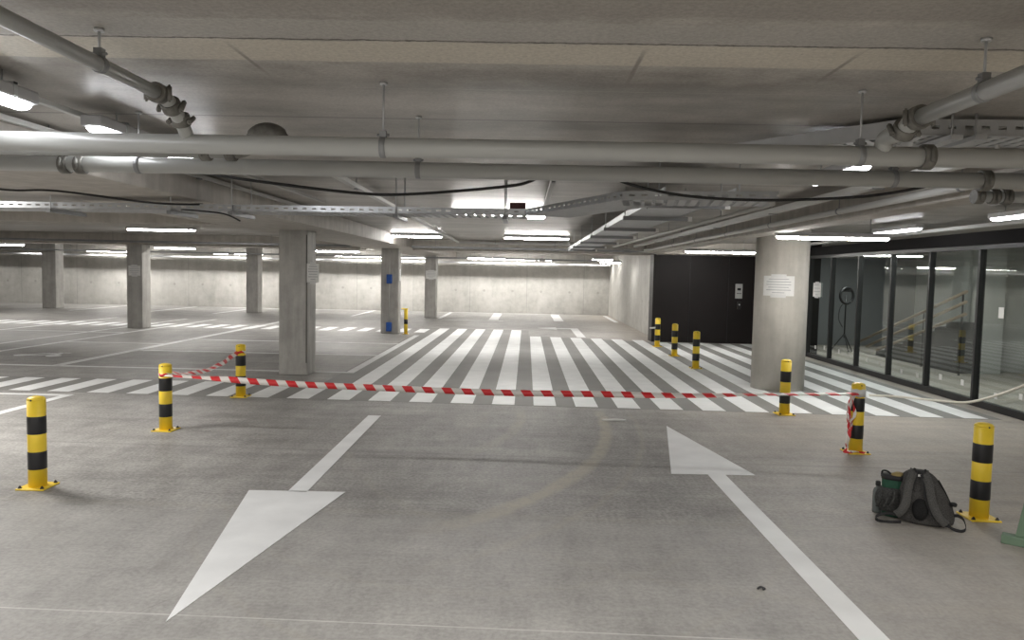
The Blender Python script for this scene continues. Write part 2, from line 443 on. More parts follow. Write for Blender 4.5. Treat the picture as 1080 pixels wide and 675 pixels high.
struct(MB().bx(GX-.05, GX+.12, 16.55, 17.4, 2.23, 2.41).build('trim_fascia_end', 'housing'))

# ------------------------------------------------------------------ floor markings
def mark(name, label, cat='floor marking', group=None): return thing(name, label, cat, (0, 0, 0), 0, group)
def flat(parent, name, poly, z=.004, mat='paint'): return MB().prism(poly, .0012, z).build(name, mat, parent)
yn = lambda x: 9.475 - .031*x                      # near edge of the crossing
zc = mark('zebra_crossing', 'wide white striped pedestrian crossing running away past the square column', 'crossing')
MB().prism([(-3.02, yn(-3.02)-.0), (6.0, yn(6.0)), (6.0, 19.2), (3.25, 19.25), (.1, 20.3), (.1, 22.3), (-3.02, 22.3)], .0008, .0022).build('base_coat', 'coat', zc)
for k in range(16):
    x0 = -2.583+.5425*k; x1 = x0+.292
    yf = 22.3 if x0 < -.3 else (20.15 - .16*(x0-.1) if x0 < 3 else 19.2)
    if x1 > 5.98: x1 = 5.98
    ys_ = (x0, yn(x0)+.03), (x1, yn(x1)+.03), (x1, yf), (x0, yf)
    flat(zc, 'stripe', ys_)
zl = mark('zebra_crossing', 'short striped walkway band along the parking bays beside the left bollards', 'crossing')
MB().prism([(-14, yn(-14)), (-3.02, yn(-3.02)), (-3.02, 10.9), (-14, 11.0)], .0008, .0022).build('base_coat', 'coat', zl)
for k in range(20):
    x0 = -3.125-.5425*k; x1 = x0+.292
    flat(zl, 'stripe', ((x0, yn(x0)+.03), (x1, yn(x1)+.03), (x1, 10.86), (x0, 10.86)))
zf = mark('zebra_crossing', 'distant striped walkway band behind the blue-socket column', 'crossing')
for k in range(34):
    x0 = -3.125-.5425*k; x1 = x0+.292
    flat(zf, 'stripe', ((x0, 20.62), (x1, 20.62), (x1, 21.9), (x0, 21.9)))

a = mark('arrow', 'white painted arrow with tip pointing toward the viewer', 'arrow')
flat(a, 'arrow_head', ((-1.69, 3.41), (-1.352, 5.555), (-2.09, 5.535)))
flat(a, 'arrow_shaft', ((-1.79, 5.53), (-1.643, 5.53), (-1.675, 8.575), (-1.822, 8.575)))
a = mark('arrow', 'white painted arrow pointing away toward the zebra crossing', 'arrow')
flat(a, 'arrow_head', ((1.636, 8.384), (1.289, 6.326), (2.018, 6.35)))
flat(a, 'arrow_shaft', ((1.605, 6.34), (1.758, 6.34), (1.765, 2.3), (1.618, 2.3)))
a = mark('arrow', 'small bent arrow turning left in front of the far wall', 'arrow')
flat(a, 'arrow_head', ((.40, 23.35), (.98, 22.85), (.98, 23.85)), mat='oldpaint')
flat(a, 'arrow_shaft', ((.98, 23.22), (1.42, 23.22), (1.42, 20.2), (1.66, 20.2), (1.66, 23.52), (.98, 23.52)), mat='oldpaint')

def lines(label, rects, mat='oldpaint'):
    t = mark('bay_line', label, 'floor marking', 'painted bay lines')
    for x0, x1, y0, y1 in rects: MB().bx(x0, x1, y0, y1, .0012, .0035).build('line', mat, t)
    return t
lines('white lines of the parking bays around the near square column', [
    (-7.85, -2.95, 12.12, 12.24), (-7.85, -2.95, 14.68, 14.8), (-7.85, -2.95, 17.15, 17.27), (-2.97, -2.83, 12.12, 19.7), (-7.95, -7.78, 12.12, 24)])
lines('white lines of the parking bays with the small pictogram', [
    (-14, -7.95, 12.12, 12.24), (-10.15, -7.95, 16.0, 16.1), (-10.2, -10.08, 12.24, 24), (-11.15, -11.05, 12.3, 24), (-13.45, -13.33, 12.3, 24), (-16, -10.2, 18.5, 18.6)])
lines('white corner line beside the leftmost bollard', [(-9, -5.88, 9.385, 9.485), (-6.0, -5.88, 3.5, 9.385)])
lines('white bay outlines at the foot of the far wall', [
    (-1.35, -1.0, 27.0, 31.3), (-3.25, -3.1, 27.0, 31.5), (-3.25, 1.3, 31.35, 31.5), (1.05, 1.4, 27.0, 31.35), (-6.55, -6.4, 27.3, 31.6), (-3.2, -.8, 26.4, 26.5), (3.25, 3.4, 27.0, 31.4), (1.4, 3.4, 31.3, 31.4),
    (-13, -6.5, 31.3, 31.45), (-9, -8.85, 27, 31.4), (-11.6, -11.45, 27, 31.4), (-14.2, -14.05, 27, 31.4), (-17, -16.85, 27, 31.4)])
pk = mark('bicycle_pictogram', 'small white painted pictogram in the bay left of the square column', 'floor marking')
for cx in (-9.35, -8.75):
    MB().prism([(cx+.13*cos(t*pi/8), 13.5+.13*sin(t*pi/8)) for t in range(16)], .0012, .0035).build('wheel_mark', 'paint', pk)
for x0, y0, x1, y1 in ((-9.35, 13.5, -9.12, 13.85), (-9.12, 13.85, -8.82, 13.85), (-8.82, 13.85, -9.05, 13.5), (-8.75, 13.5, -8.88, 13.98), (-8.95, 13.98, -8.72, 13.98), (-9.05, 13.5, -9.35, 13.5)):
    d = Vector((x1-x0, y1-y0)); n = Vector((-d.y, d.x)).normalized()*.035
    MB().prism([(x0-n.x, y0-n.y), (x1-n.x, y1-n.y), (x1+n.x, y1+n.y), (x0+n.x, y0+n.y)], .0012, .0035).build('frame_mark', 'paint', pk)

# ------------------------------------------------------------------ bollards
BR = .0635
def make_bollard(label):
    t = thing('bollard', label, 'bollard', (0, 0, 0), 0, 'striped bollards')
    MB().lathe([(BR, .012), (BR, .672)], n=32).build('post', 'yellow', t)
    MB().lathe([(BR, .672), (BR-.002, .682), (BR-.012, .692), (BR-.035, .699), (.004, .702)], n=32).build('cap', 'yellow', t)
    for z0 in (.145, .415): MB().lathe([(BR+.0006, z0), (BR+.0012, z0+.002), (BR+.0012, z0+.133), (BR+.0006, z0+.135)], n=32).build('black_band', 'black', t)
    bp_ = MB().box((0, 0, .006), (.21, .21, .012)).build('base_plate', 'yellow', t, bevel=.003)
    MB().tube([(0, -BR-.003, .675), (0, -BR+.004, .675)], .006, 8).build('cap_screw', 'bolt', t)
    for sx in (-1, 1):
        for sy in (-1, 1):
            MB().lathe([(.016, .012), (.016, .015), (.011, .0155), (.011, .024), (.006, .0245), (.006, .031)], (sx*.083, sy*.083, 0), 6, smooth=False).build('bolt', 'bolt', bp_)
    return t
bspots = [(-3.694, 5.486, .02, 'yellow and black bollard standing alone at the left edge, by the corner line'),
    (-3.72, 7.547, -.04, 'yellow black bollard where both tape runs are tied on'),
    (-3.743, 9.631, .03, 'yellow black bollard at the end of the striped walkway, behind the tape'),
    (3.224, 18.045, .0, 'smallest black yellow bollard nearest the dark wall corner'),
    (3.224, 15.953, .0, 'middle one of three bollards before the dark wall'),
    (3.208, 13.859, .0, 'black yellow bollard third from dark wall, left of the round column'),
    (3.29, 9.312, .05, 'yellow black bollard in front of the round column foot'),
    (3.306, 7.323, .04, 'yellow black bollard with a bundle of loose tape'),
    (3.326, 5.346, -.03, 'yellow and black bollard next to the backpack')]
proto = make_bollard(bspots[0][3])
bol = []
for i, (x, y, r, lab) in enumerate(bspots):
    o = proto if i == 0 else copy_tree(proto)
    o.location = (x, y, .0022 if 9.5 < y else 0.); o.rotation_euler = (0, 0, r); o['label'] = lab; bol.append(o)
# white tape stub on the smallest bollard
MB().ribbon([(-.06, -.03, .46), (-.13, -.05, .455), (-.2, -.04, .45)], .04, [(0, 0, 1)]*3).build('tape_stub', 'paper', bol[3])
# different far post beside the column with blue sockets
t = thing('guard_post', 'slim yellow guard post with one black band beside the column with blue sockets', 'bollard', (-3.25, 20.0, .0035))
MB().lathe([(.05, .01), (.05, .69)], n=20).build('post', 'yellow', t)
MB().lathe([(.0515, .27), (.0515, .40)], n=20).build('black_band', 'black', t)
MB().box((0, 0, .005), (.16, .16, .01)).build('base_plate', 'yellow', t)
MB().box((-.03, 0, .685), (.17, .1, .03)).build('top_plate', 'yellow', t, bevel=.004)

# ------------------------------------------------------------------ barrier tape
def tape_run(p0, p1, sag, angs, n=80, w=.062, wig=.006):
    p0, p1 = Vector(p0), Vector(p1); pts = []; dirs = []
    d = (p1-p0).normalized(); side = Vector((0, 0, 1)).cross(d).normalized()
    for i in range(n+1):
        t = i/n; p = p0.lerp(p1, t); p.z -= sag*4*t*(1-t); p += side*wig*sin(t*31)+Vector((0, 0, wig*.5*sin(t*23)))
        for j in range(len(angs)-1):
            if angs[j][0] <= t <= angs[j+1][0]:
                q = (t-angs[j][0])/(angs[j+1][0]-angs[j][0]); q = q*q*(3-2*q); a = angs[j][1]*(1-q)+angs[j+1][1]*q; break
        pts.append(p); dirs.append(Vector((0, 0, 1))*cos(a)+side*sin(a))
    return MB().ribbon(pts, w, dirs)
b1, b2, b7 = bol[1].location, bol[2].location, bol[7].location
t = thing('barrier_tape', 'long red white barrier tape stretched between bollards across the crossing', 'barrier tape')
tape_run((b1.x+.03, b1.y-.07, .585), (b7.x-.03, b7.y-.07, .60), .085, [(0, 1.35), (.05, 1.2), (.11, .25), (.3, .05), (.62, .1), (.78, .9), (.86, 1.35), (1, 1.25)], 120).build('tape_band', 'tape', t)
MB().ribbon([(b1.x+(BR+.003)*cos(a_*pi/12), b1.y+(BR+.003)*sin(a_*pi/12), .585+.006*sin(a_)) for a_ in range(25)], .03, [(0, 0, 1)]*25).build('tape_loop', 'tape', t)
t = thing('barrier_tape', 'short twisted red white tape sagging between the two left bollards at the walkway', 'barrier tape')
tape_run((b1.x+.03, b1.y+.07, .595), (b2.x-.02, b2.y-.07, .60), .10, [(0, .9), (.15, 1.3), (.35, .7), (.6, 1.2), (.8, .2), (1, .6)], 50, .055).build('tape_band', 'tape', t)
MB().ribbon([(b2.x+(BR+.003)*cos(a_*pi/12), b2.y+(BR+.003)*sin(a_*pi/12), .60+.006*sin(a_)) for a_ in range(25)], .03, [(0, 0, 1)]*25).build('tape_loop', 'tape', t)
t = thing('tape_bundle', 'tangled loose red white tape hanging from a bollard', 'barrier tape', (b7.x, b7.y, 0))
MB().ribbon([((BR+.004)*cos(a_*pi/16), (BR+.004)*sin(a_*pi/16), .60+.004*sin(a_*1.3)) for a_ in range(33)], .075, [(0, 0, 1)]*33).build('tape_wrap', 'clear', t)
rr = random.Random(3)
for k in range(4):
    a_ = radians(-205+k*22); L = (.38, .30, .46, .34, .27, .40)[k]
    top = Vector(((BR+.012)*cos(a_), (BR+.012)*sin(a_), .585)); pts = []; dirs = []
    for i in range(15):
        q = i/14
        pts.append(top + Vector((-.02*q+.016*sin(q*9+k), -.02*q-.010*abs(sin(q*7+k*2)), -L*q)))
        tw = q*(3+k*.7)+k; dirs.append((cos(tw), sin(tw)*.8, .25))
    MB().ribbon(pts, .032, dirs, u0=k*.07).build('tape_strand', 'tape', t)
pts = smooth_path([(-.07, -.05, .35), (-.10, -.07, .2), (-.12, -.06, .06), (-.13, -.075, .02), (-.06, -.09, .03), (.01, -.085, .022), (.05, -.10, .02)], 5)
MB().ribbon(pts, .04, [(cos(i*.45), sin(i*.45)*.5, .35) for i in range(len(pts))]).build('tape_tail', 'tape', t)

# ------------------------------------------------------------------ lights
def make_batten(L=1.5, lamp='lamp'):
    t = thing('batten_light', '', 'light')
    h = MB(); w = .05
    h.prism([(-L/2, -w-.01), (L/2, -w-.01), (L/2, w+.01), (-L/2, w+.01)], -.006, .055)
    hs = h.build('housing', 'housing', t, bevel=.012)
    d = MB(); sec = [(-.052, .0), (-.047, -.014), (-.034, -.030), (-.014, -.038), (.014, -.038), (.034, -.030), (.047, -.014), (.052, .0)]
    xs = [(-L/2+.012, .55), (-L/2+.03, .9), (-L/2+.06, 1), (L/2-.06, 1), (L/2-.03, .9), (L/2-.012, .55)]
    vs = [(x, y*k, z if z > 0 else z*k) for x, k in xs for y, z in sec]; n = len(sec)
    fs = [(i*n+j, (i+1)*n+j, (i+1)*n+j+1, i*n+j+1) for i in range(len(xs)-1) for j in range(n-1)]
    fs += [tuple(range(n)), tuple((len(xs)-1)*n+j for j in reversed(range(n)))]
    d.add(vs, fs, True); d.build('diffuser', lamp, t)
    for sx in (-.33, .33):
        MB().bx(sx*L-.012, sx*L+.012, -.064, .064, .05, .062).bx(sx*L-.012, sx*L+.012, -.064, -.06, .0, .06).bx(sx*L-.012, sx*L+.012, .06, .064, .0, .06).build('mounting_clip', 'zincw', hs)
    return t
def hang(t, z, L=1.5):
    for sx in (-.33, .33):
        if ZC-z-.062 > .03: MB().tube([(sx*L, 0, .06), (sx*L, 0, ZC-z)], .005, 6).build('hanger_rod', 'zincw', t)
lights = [ # x, y, z, rot, length, label
    (-2.37, 3.0, 2.45, pi/2, 1.0, 'lit batten lamp at the upper left frame edge, above the pipes'),
    (-2.35, 4.72, 2.45, pi/2, 1.5, 'lit batten lamp half hidden behind the upper grey pipe on the left'),
    (-7.9, 15.9, 2.50, 0, 1.5, 'lit lamp over the parking bays left of the near square column'),
    (-2.58, 16.6, 2.50, 0, 1.35, 'lit lamp above the aisle just left of the centre tray'),
    (.2, 16.4, 2.50, 0, 1.45, 'lit lamp above the zebra crossing under the tray bend'),
    (-.4, 10.25, 2.50, 0, 1.3, 'lamp hidden behind the long cable tray, above the crossing'),
    (4.4, 17.0, 2.30, 0, 1.6, 'lit lamp hanging in front of the dark wall'),
    (3.95, 9.7, 2.26, 0, 1.46, 'large lit lamp crossing in front of the round column top'),
    (2.17, 5.3, 2.45, pi/2, .9, 'lit lamp glimpsed between the two grey pipes on the right'),
    (5.4, 11.0, 2.45, pi/2, 1.3, 'lit lamp above the glass panes beside the black fascia'),
    (5.33, 8.0, 2.45, pi/2, 1.3, 'lit lamp at the right frame edge above the glass'),
    (-17.0, 23.4, 2.30, 0, 1.9, 'lit lamp at the far left beyond the cross beam'),
    (-11.2, 23.4, 2.30, 0, 1.3, 'lit lamp just right of the far column with a notice'),
    (-6.05, 23.4, 2.30, 0, 1.5, 'lit lamp between near square column and column with blue sockets'),
    (-1.75, 30.62, 2.30, 0, 1.1, 'lit far lamp, first of the short row above the back wall'),
    (-.35, 30.62, 2.30, 0, 1.4, 'lit far lamp, second of the short row above the back wall'),
    (.75, 30.62, 2.30, 0, .6, 'shortest lit far lamp above the back wall'),
    (-1.4, 25.6, 2.215, 0, 1.3, 'lit far lamp hanging lower than the row behind it'),
    (-17.2, 30.62, 2.30, 0, 2.4, 'long lit lamp at the back wall between two far left columns'),
    (-12.0, 30.62, 2.30, 0, 2.1, 'long lit lamp at the back wall left of the slim far column'),
    (-7.0, 30.62, 2.30, 0, 2.0, 'lit lamp at the back wall behind the near square column'),
    (-4.6, 30.62, 2.30, 0, 1.3, 'lit lamp at the back wall left of far notice column'),
    (2.9, 28.6, 2.32, 0, .8, 'lit far lamp by the concrete wall corner on the right'),
    (2.75, 24.5, 2.15, 0, .7, 'lit far lamp under the end of the wide hanging tray'),
]
for x, y, z, r, L, lab in lights:
    t = make_batten(L, 'lampc' if r else 'lamp'); t.location = (x, y, z); t.rotation_euler = (0, 0, r); tag(t, lab, 'light', 'batten lights'); hang(t, z, L)

def area(x, y, z, sx, sy, p, col=(1, .97, .93)):
    l = bpy.data.lights.new('lamp', 'AREA'); l.shape = 'RECTANGLE'; l.size = sx; l.size_y = sy; l.energy = p; l.color = col
    o = bpy.data.objects.new('ceiling_or_fill_lamp', l); COL.objects.link(o); o.location = (x, y, z); return o
# the car park's other ceiling lamps: behind the camera, off to the left, hidden behind beams, in the lobby; plus added fill lights
P = 31
for y in (-5, -2, 1.0): 
    for x in (-9, -4.9, -.4, 3.9): area(x, y, 2.45, 1.5, .1, P*(1.0, 1.4, 1.9)[int((y+5)/3)])
for x in (-21, -14.5): area(x, 15.9, 2.45, 1.5, .1, P)
for x in (-12, -7.8): area(x, 8.0, 2.45, 1.5, .1, P*2.4)
area(-5.7, 6.4, 2.45, 1.5, .1, P*1.8)  # added fill light for the near square column and left floor
for x in (-21.5, -17.5, -13.5, -9.0, -5.6, -1.6, 1.2): area(x, 21.0, 2.48, 1.6, .1, 32)
for x in (-24, -20.5, -17, -14.2, -12, -9.4, -7, -4.6, -2, .5, 2.6): area(x, 30.62, 2.245, 1.6, .06, 16)  # added light to brighten the back wall beyond what its battens give
for x, y, e in ((9.2, 4.5, 24), (9.2, 9, 24), (7.2, 12.2, 22), (7.6, 17, 34)): area(x, y, 2.5, .1, 1.5, e, (.97, 1, .96))

# ------------------------------------------------------------------ pipes
PR = .0445
def hx(mb, c, ax, r, w): # ring collar around an axis
    c = Vector(c); ax = Vector(ax).normalized(); mb.tube([c-ax*w/2, c-ax*w*.42, c+ax*w*.42, c+ax*w/2], [r*.93, r, r, r*.93], 16)
def coupling(parent, c, ax, r=PR):
    m = MB(); c = Vector(c); ax = Vector(ax).normalized(); hx(m, c, ax, r+.014, .05)
    s = Vector((0, 0, 1)).cross(ax); s = s.normalized() if s.length > .1 else Vector((1, 0, 0)); u = ax.cross(s)
    for q in (-1, 1):
        b = c + s*q*(r+.02); m.tube([b-u*.028, b+u*.028], .011, 8); m.tube([b-u*.036, b+u*.036], .005, 6)
    m.build('coupling', 'iron', parent)
def clamp(parent, x, y, z, ax, r=PR, top=ZC):
    m = MB(); c = Vector((x, y, z)); hx(m, c, ax, r+.004, .028)
    m.box((x, y, z+r+.016), (.03, .03, .03)); m.tube([(x-.028, y, z+r+.012), (x+.028, y, z+r+.012)], .006, 6)
    m.build('pipe_clamp', 'darkzinc', parent)
    MB().tube([(x, y, z+r+.02), (x, y, top)], .005, 8).lathe([(.018, top-.012), (.018, top)], (x, y, 0), 10).build('hanger_rod', 'zincw', parent)

p = thing('sprinkler_pipe', 'upper thick grey pipe crossing the frame under the ceiling, with two branches', 'pipe')
Y1, Z1 = 3.45, 2.27
MB().tube([(-6, Y1, Z1), (6.1, Y1, Z1)], PR, 24).build('main_run', 'pipe', p)
for x in (-.676, 1.509, -1.648-.9, 3.3): clamp(p, x, Y1, Z1, (1, 0, 0))
coupling(p, (1.81, Y1, Z1), (1, 0, 0))
# left branch
def branch(BX, BZ, br, yend, yc):
    MB().tube([(BX, -4, BZ), (BX, yend, BZ)], br, 18).build('branch_pipe', 'pipe', p)
    pts = [(BX, yend, BZ), (BX, yend+.06, BZ-.004), (BX, yend+.13, BZ-.03), (BX, Y1-.05, Z1+.075), (BX, Y1-.01, Z1+.03)]
    MB().tube(smooth_path(pts, 5), br+.004, 14).build('branch_elbow', 'pipe', p)
    coupling(p, (BX, yend, BZ), (0, 1, 0), br+.002); coupling(p, (BX, yend+.12, BZ-.028), (0, .8, -.6), br+.002)
    if BX < 0: coupling(p, (BX, Y1-.07, Z1+.095), (0, .5, -.8), br)
    clamp(p, BX, yc, BZ, (0, 1, 0), br)
branch(-1.585, 2.435, .0275, 3.17, 2.74)
branch(1.605, 2.378, .034, 3.13, 2.70)

p = thing('sprinkler_pipe', 'second thick grey pipe running level just below the upper one', 'pipe')
Y2, Z2 = 4.18, 2.268
MB().tube([(-7, Y2, Z2), (6.1, Y2, Z2)], PR, 24).build('main_run', 'pipe', p)
for x in (-.62, 2.02, -2.2, 4.6): clamp(p, x, Y2, Z2, (1, 0, 0))
coupling(p, (2.52, Y2, Z2), (1, 0, 0))
for x in (-2.62, -2.53): coupling(p, (x, Y2, Z2-.004), (1, 0, 0), PR-.006)
p = thing('sprinkler_pipe', 'third grey pipe on the left seen in the gap between two longer pipes', 'pipe')
Y3, Z3 = 3.815, 2.296
MB().tube([(-6, Y3, Z3), (-1.52, Y3, Z3)], .036, 20).build('main_run', 'pipe', p)
MB().tube(smooth_path([(-1.52, Y3, Z3), (-1.46, Y3, Z3+.012), (-1.42, Y3, Z3+.055), (-1.375, Y3, Z3+.095), (-1.32, Y3, Z3+.098), (-1.275, Y3, Z3+.07), (-1.25, Y3, Z3+.03)], 5), [.038]*6+[.042]*6+[.05]*13+[.042]*6).build('riser_elbow', 'iron', p)
for x in (-1.66, -1.53): coupling(p, (x, Y3, Z3), (1, 0, 0), .036)
clamp(p, -2.9, Y3, Z3, (1, 0, 0), .036)
p = thing('sprinkler_pipe', 'stub of grey pipe with couplings under the second pipe at the right edge', 'pipe')
MB().tube([(2.60, 4.35, 2.20), (6, 4.35, 2.20)], .032, 18).build('main_run', 'pipe', p)
for x in (2.59, 2.68, 2.75): coupling(p, (x, 4.35, 2.20), (1, 0, 0), .03)
clamp(p, 3.4, 4.35, 2.2, (1, 0, 0), .032)
# long pipes along the right-hand beam
p = thing('service_pipe', 'slim light grey pipe running into the distance along the right beam', 'pipe')
MB().tube([(2.98, 4.4, 2.36), (2.98, 18.9, 2.36)], .03, 14).build('pipe_run', 'pvc', p)
for y in (5.2, 7.2, 9.2, 11.2, 13.2, 15.2): hx(m := MB(), (2.98, y, 2.36), (0, 1, 0), .034, .03); m.tube([(2.98, y, 2.39), (2.98, y, ZC)], .005, 6); m.build('pipe_hanger', 'darkzinc', p)
p = thing('cable_trunking', 'light grey trunking channel above the slim pipe beside the right beam', 'trunking')
MB().bx(2.74, 2.82, 4.6, 19.2, 2.44, 2.50).build('channel', 'pvc', p, bevel=.006)
for y in (6, 8.5, 11, 13.5, 16): MB().tube([(2.78, y, 2.50), (2.78, y, ZC)], .005, 6).bx(2.73, 2.83, y-.015, y+.015, 2.43, 2.44).build('trunking_hanger', 'darkzinc', p)
p = thing('service_pipe', 'thin grey pipe ending above the dark wall beside the hanging tray', 'pipe')
MB().tube([(2.35, 7.2, 2.42), (2.15, 18.6, 2.42), (3.3, 19.2, 2.30), (6.1, 19.2, 2.30)], .022, 10).build('pipe_run', 'pvc', p)
for y in (9.0, 12., 15.): MB().tube([(2.35-.0175*(y-7.2), y, 2.44), (2.35-.0175*(y-7.2), y, ZC)], .005, 6).build('pipe_hanger', 'darkzinc', p)

# ------------------------------------------------------------------ cable trays
def tray_segment(parent, p0, p1, w, h=.055, slots=True, ribs=True, mat='zinc'):
    """perforated side flanges with a ribbed bed from p0 to p1 (front edge), bed extends to the left of the direction"""
    p0, p1 = Vector(p0), Vector(p1); d = p1-p0; L = d.length; rz = atan2(d.y, d.x)
    def place(m, nm, mt):
        o = m.build(nm, mt, parent); o.location = p0; o.rotation_euler = (0, -math.asin(d.z/L), rz); return o
    for nm, yy in (('front_flange', 0.), ('rear_flange', w)):
        m = MB()
        if slots:
            m.bx(0, L, yy-.0015, yy+.0015, 0, h*.40); m.bx(0, L, yy-.0015, yy+.0015, h*.62, h)
            n = int(L/.085)
            for k in range(n+1): m.bx(k*.085, min(L, k*.085+.045), yy-.0015, yy+.0015, h*.40, h*.62)
        else: m.bx(0, L, yy-.0015, yy+.0015, 0, h)
        s = .012 if yy == 0 else -.012
        m.bx(0, L, min(yy, yy+s), max(yy, yy+s), h-.0025, h)
        place(m, nm, mat)
    m = MB()
    if ribs:
        n = int(L/.075)
        for k in range(n): m.bx(k*.075, k*.075+.047, 0, w, -.002, .001); m.bx(k*.075+.012, k*.075+.035, 0, w, .001, .007)
        for q in (.01, .25, .5, .75, .99): m.bx(0, L, w*q-.012, w*q+.012, .0, .003)
    else: m.bx(0, L, 0, w, -.002, .001)
    place(m, 'tray_bed', 'zincw')
t = thing('cable_tray', 'long perforated metal cable tray across the middle bay with an angled end', 'cable tray')
tz = 2.205
A = [(-14, 7.15, tz), (-.02, 6.42, tz), (.62, 4.95, tz), (1.6, 4.80, tz)]
tray_segment(t, A[0], A[1], .42); tray_segment(t, A[1], A[2], .42); tray_segment(t, A[2], A[3], .42)
for x in (-5.6, -4.3, -3.18, -2.62, -1.15, -.2):
    yy = 6.42 - .0522*(x+.02); 
    for q in (-.012, .45): MB().tube([(x, yy+q, tz-.04), (x, yy+q, ZC)], .005, 6).build('hanger_rod', 'zincw', t)
    MB().bx(x-.02, x+.02, yy-.05, yy+.5, tz-.04, tz-.008).build('support_channel', 'darkzinc', t)
tag(MB().bx(-.16, -.02, 6.55, 6.68, tz+.05, tz+.12).build('junction_box', 'red', None, bevel=.006), 'small dark red box sitting on the long cable tray', 'junction box')

t = thing('cable_tray', 'wide grey hanging tray on cross rails running back toward the far wall', 'cable tray')
MB().bx(.98, 1.48, 5.35, 18.3, 2.292, 2.296).build('tray_bed', 'zincw', t)
MB().bx(.975, .98, 5.35, 18.3, 2.285, 2.345).build('left_flange', 'zincw', t); MB().bx(1.48, 1.485, 5.35, 18.3, 2.285, 2.345).build('right_flange', 'zincw', t)
for y in (5.45, 5.95, 7.3, 9.1, 11.0, 13.0, 15.0, 17.0):
    MB().bx(.93, 1.56, y-.02, y+.02, 2.247, 2.285).build('cross_rail', 'darkzinc', t)
    MB().bx(1.56, 1.60, y-.022, y+.022, 2.245, 2.287).build('rail_end_cap', 'paper', t)
    for x in (.95, 1.53): MB().tube([(x, y, 2.235), (x, y, ZC)], .005, 6).build('hanger_rod', 'zincw', t)
t = thing('cable_tray', 'shiny slotted cable tray behind the upper pipe at the right edge', 'cable tray')
tray_segment(t, (1.95, 3.93, 2.46), (6.1, 3.85, 2.46), .3, .085, True, True, 'zincw'); tray_segment(t, (1.25, 4.62, 2.44), (1.95, 3.93, 2.46), .3, .085, False, True, 'zincw')
for x in (2.16, 2.28, 3.2, 4.2): MB().tube([(x, 3.88, 2.42), (x, 3.88, ZC)], .006, 8).bx(x-.03, x+.03, 3.83, 4.2, 2.425, 2.45).build('hanger_rod', 'zincw', t)
t = thing('conduit_bends', 'curved grey conduits rising into the ceiling above the right slotted tray', 'conduit')
for k in range(4):
    c = Vector((2.18+.28*k, 4.15, 2.53)); r = .10+.0*k
    MB().tube([c+Vector((-.34, .1, -.02)), c+Vector((-.1, 0, .018))]+arc_pts(c+Vector((0, 0, -.08)), .1, pi*.55, 0, (1, 0, 0), (0, 0, 1), 8)+[c+Vector((.105, 0, -.14))], .011, 8).build('conduit_bend', 'pvc', t)
# trunking and conduits in the aisle
def runner(label, pts, w, h, hang_at, mat='pvc', name='cable_trunking'):
    t = thing(name, label, 'trunking')
    p0, p1 = Vector(pts[0]), Vector(pts[1]); d = p1-p0; L = d.length
    o = MB().bx(0, L, -w/2, w/2, 0, h).build('channel', mat, t, bevel=.004); o.location = p0; o.rotation_euler = (0, 0, atan2(d.y, d.x))
    for q in hang_at:
        c = p0.lerp(p1, q); MB().tube([(c.x, c.y, c.z), (c.x, c.y, ZC)], .005, 6).box((c.x, c.y, c.z-.006), (w+.03, .03, .012), atan2(d.y, d.x)).build('trunking_hanger', 'darkzinc', t)
runner('light trunking channel receding left of the centre toward the far beam', [(-1.60, 5.6, 2.47), (-1.80, 19.6, 2.47)], .06, .04, (.1, .35, .6, .85))
runner('short white trunking piece receding in the centre above the tray', [(.21, 5.9, 2.48), (.20, 9.6, 2.48)], .05, .035, (.1, .9))
runner('light trunking channel fixed across the face of the far cross beam', [(-1.9, 19.68, 2.47), (1.5, 19.68, 2.47)], .05, .05, (.5,))
runner('dark cable tray fixed lower across the far cross beam', [(-3.0, 19.3, 2.32), (3.2, 19.3, 2.32)], .2, .05, (.1, .35, .6, .9), 'darkzinc')
runner('dark slim tray crossing the far left bays', [(-25, 18.9, 2.30), (-4.5, 18.9, 2.30)], .15, .05, (.1, .3, .5, .7, .9), 'darkzinc')
runner('grey cable tray along the top of the back wall', [(-25, 31.05, 2.10), (3.5, 31.05, 2.10)], .34, .06, (.05, .2, .35, .5, .65, .8, .95), 'zincw')
runner('dark cable tray crossing the far bays in front of the back wall lamps', [(-25, 26.9, 2.20), (3.4, 26.9, 2.20)], .2, .05, (.1, .3, .5, .7, .9), 'darkzinc')
runner('mounting rail holding the two lamps at the upper left', [(-2.47, 2.2, 2.505), (-2.47, 9, 2.505)], .03, .03, (.2, .35, .6), 'pvc')
runner('pale conduit along the upper left beam edge', [(-3.0, 2.5, 2.51), (-3.0, 11.0, 2.51)], .035, .035, (.25, .5), 'pvc')
runner('pale ledge of conduits above the black glass fascia', [(6.05, 6.6, 2.44), (6.05, 17.2, 2.44)], .12, .05, (.2, .5, .8), 'pvc')
# black cables
def cable(label, pts, r=.009):
    t = tag(MB().tube(smooth_path(pts, 8), r, 8).build('hanging_cable', 'cable'), label, 'cable'); return t
cable('black cable sagging in a long loop below the pipes at the centre', [(-2.02, 4.28, 2.285), (-1.9, 4.4, 2.256), (-1.617, 4.4, 2.217), (-1.051, 4.4, 2.160), (-.713, 4.4, 2.156), (-.153, 4.4, 2.21), (.014, 4.4, 2.247), (.10, 4.3, 2.29)])
cable('black cable sagging below the pipes right of the tray bend', [(.46, 4.28, 2.29), (.571, 4.4, 2.246), (.906, 4.4, 2.18), (1.35, 4.4, 2.161), (1.901, 4.4, 2.188), (2.227, 4.4, 2.238), (2.4, 4.3, 2.29)])
cable('black cable drooping below the pipes on the left', [(-2.95, 4.28, 2.36), (-2.838, 4.4, 2.325), (-2.725, 4.4, 2.30), (-2.554, 4.4, 2.266), (-2.326, 4.4, 2.265), (-2.2, 4.3, 2.29)])
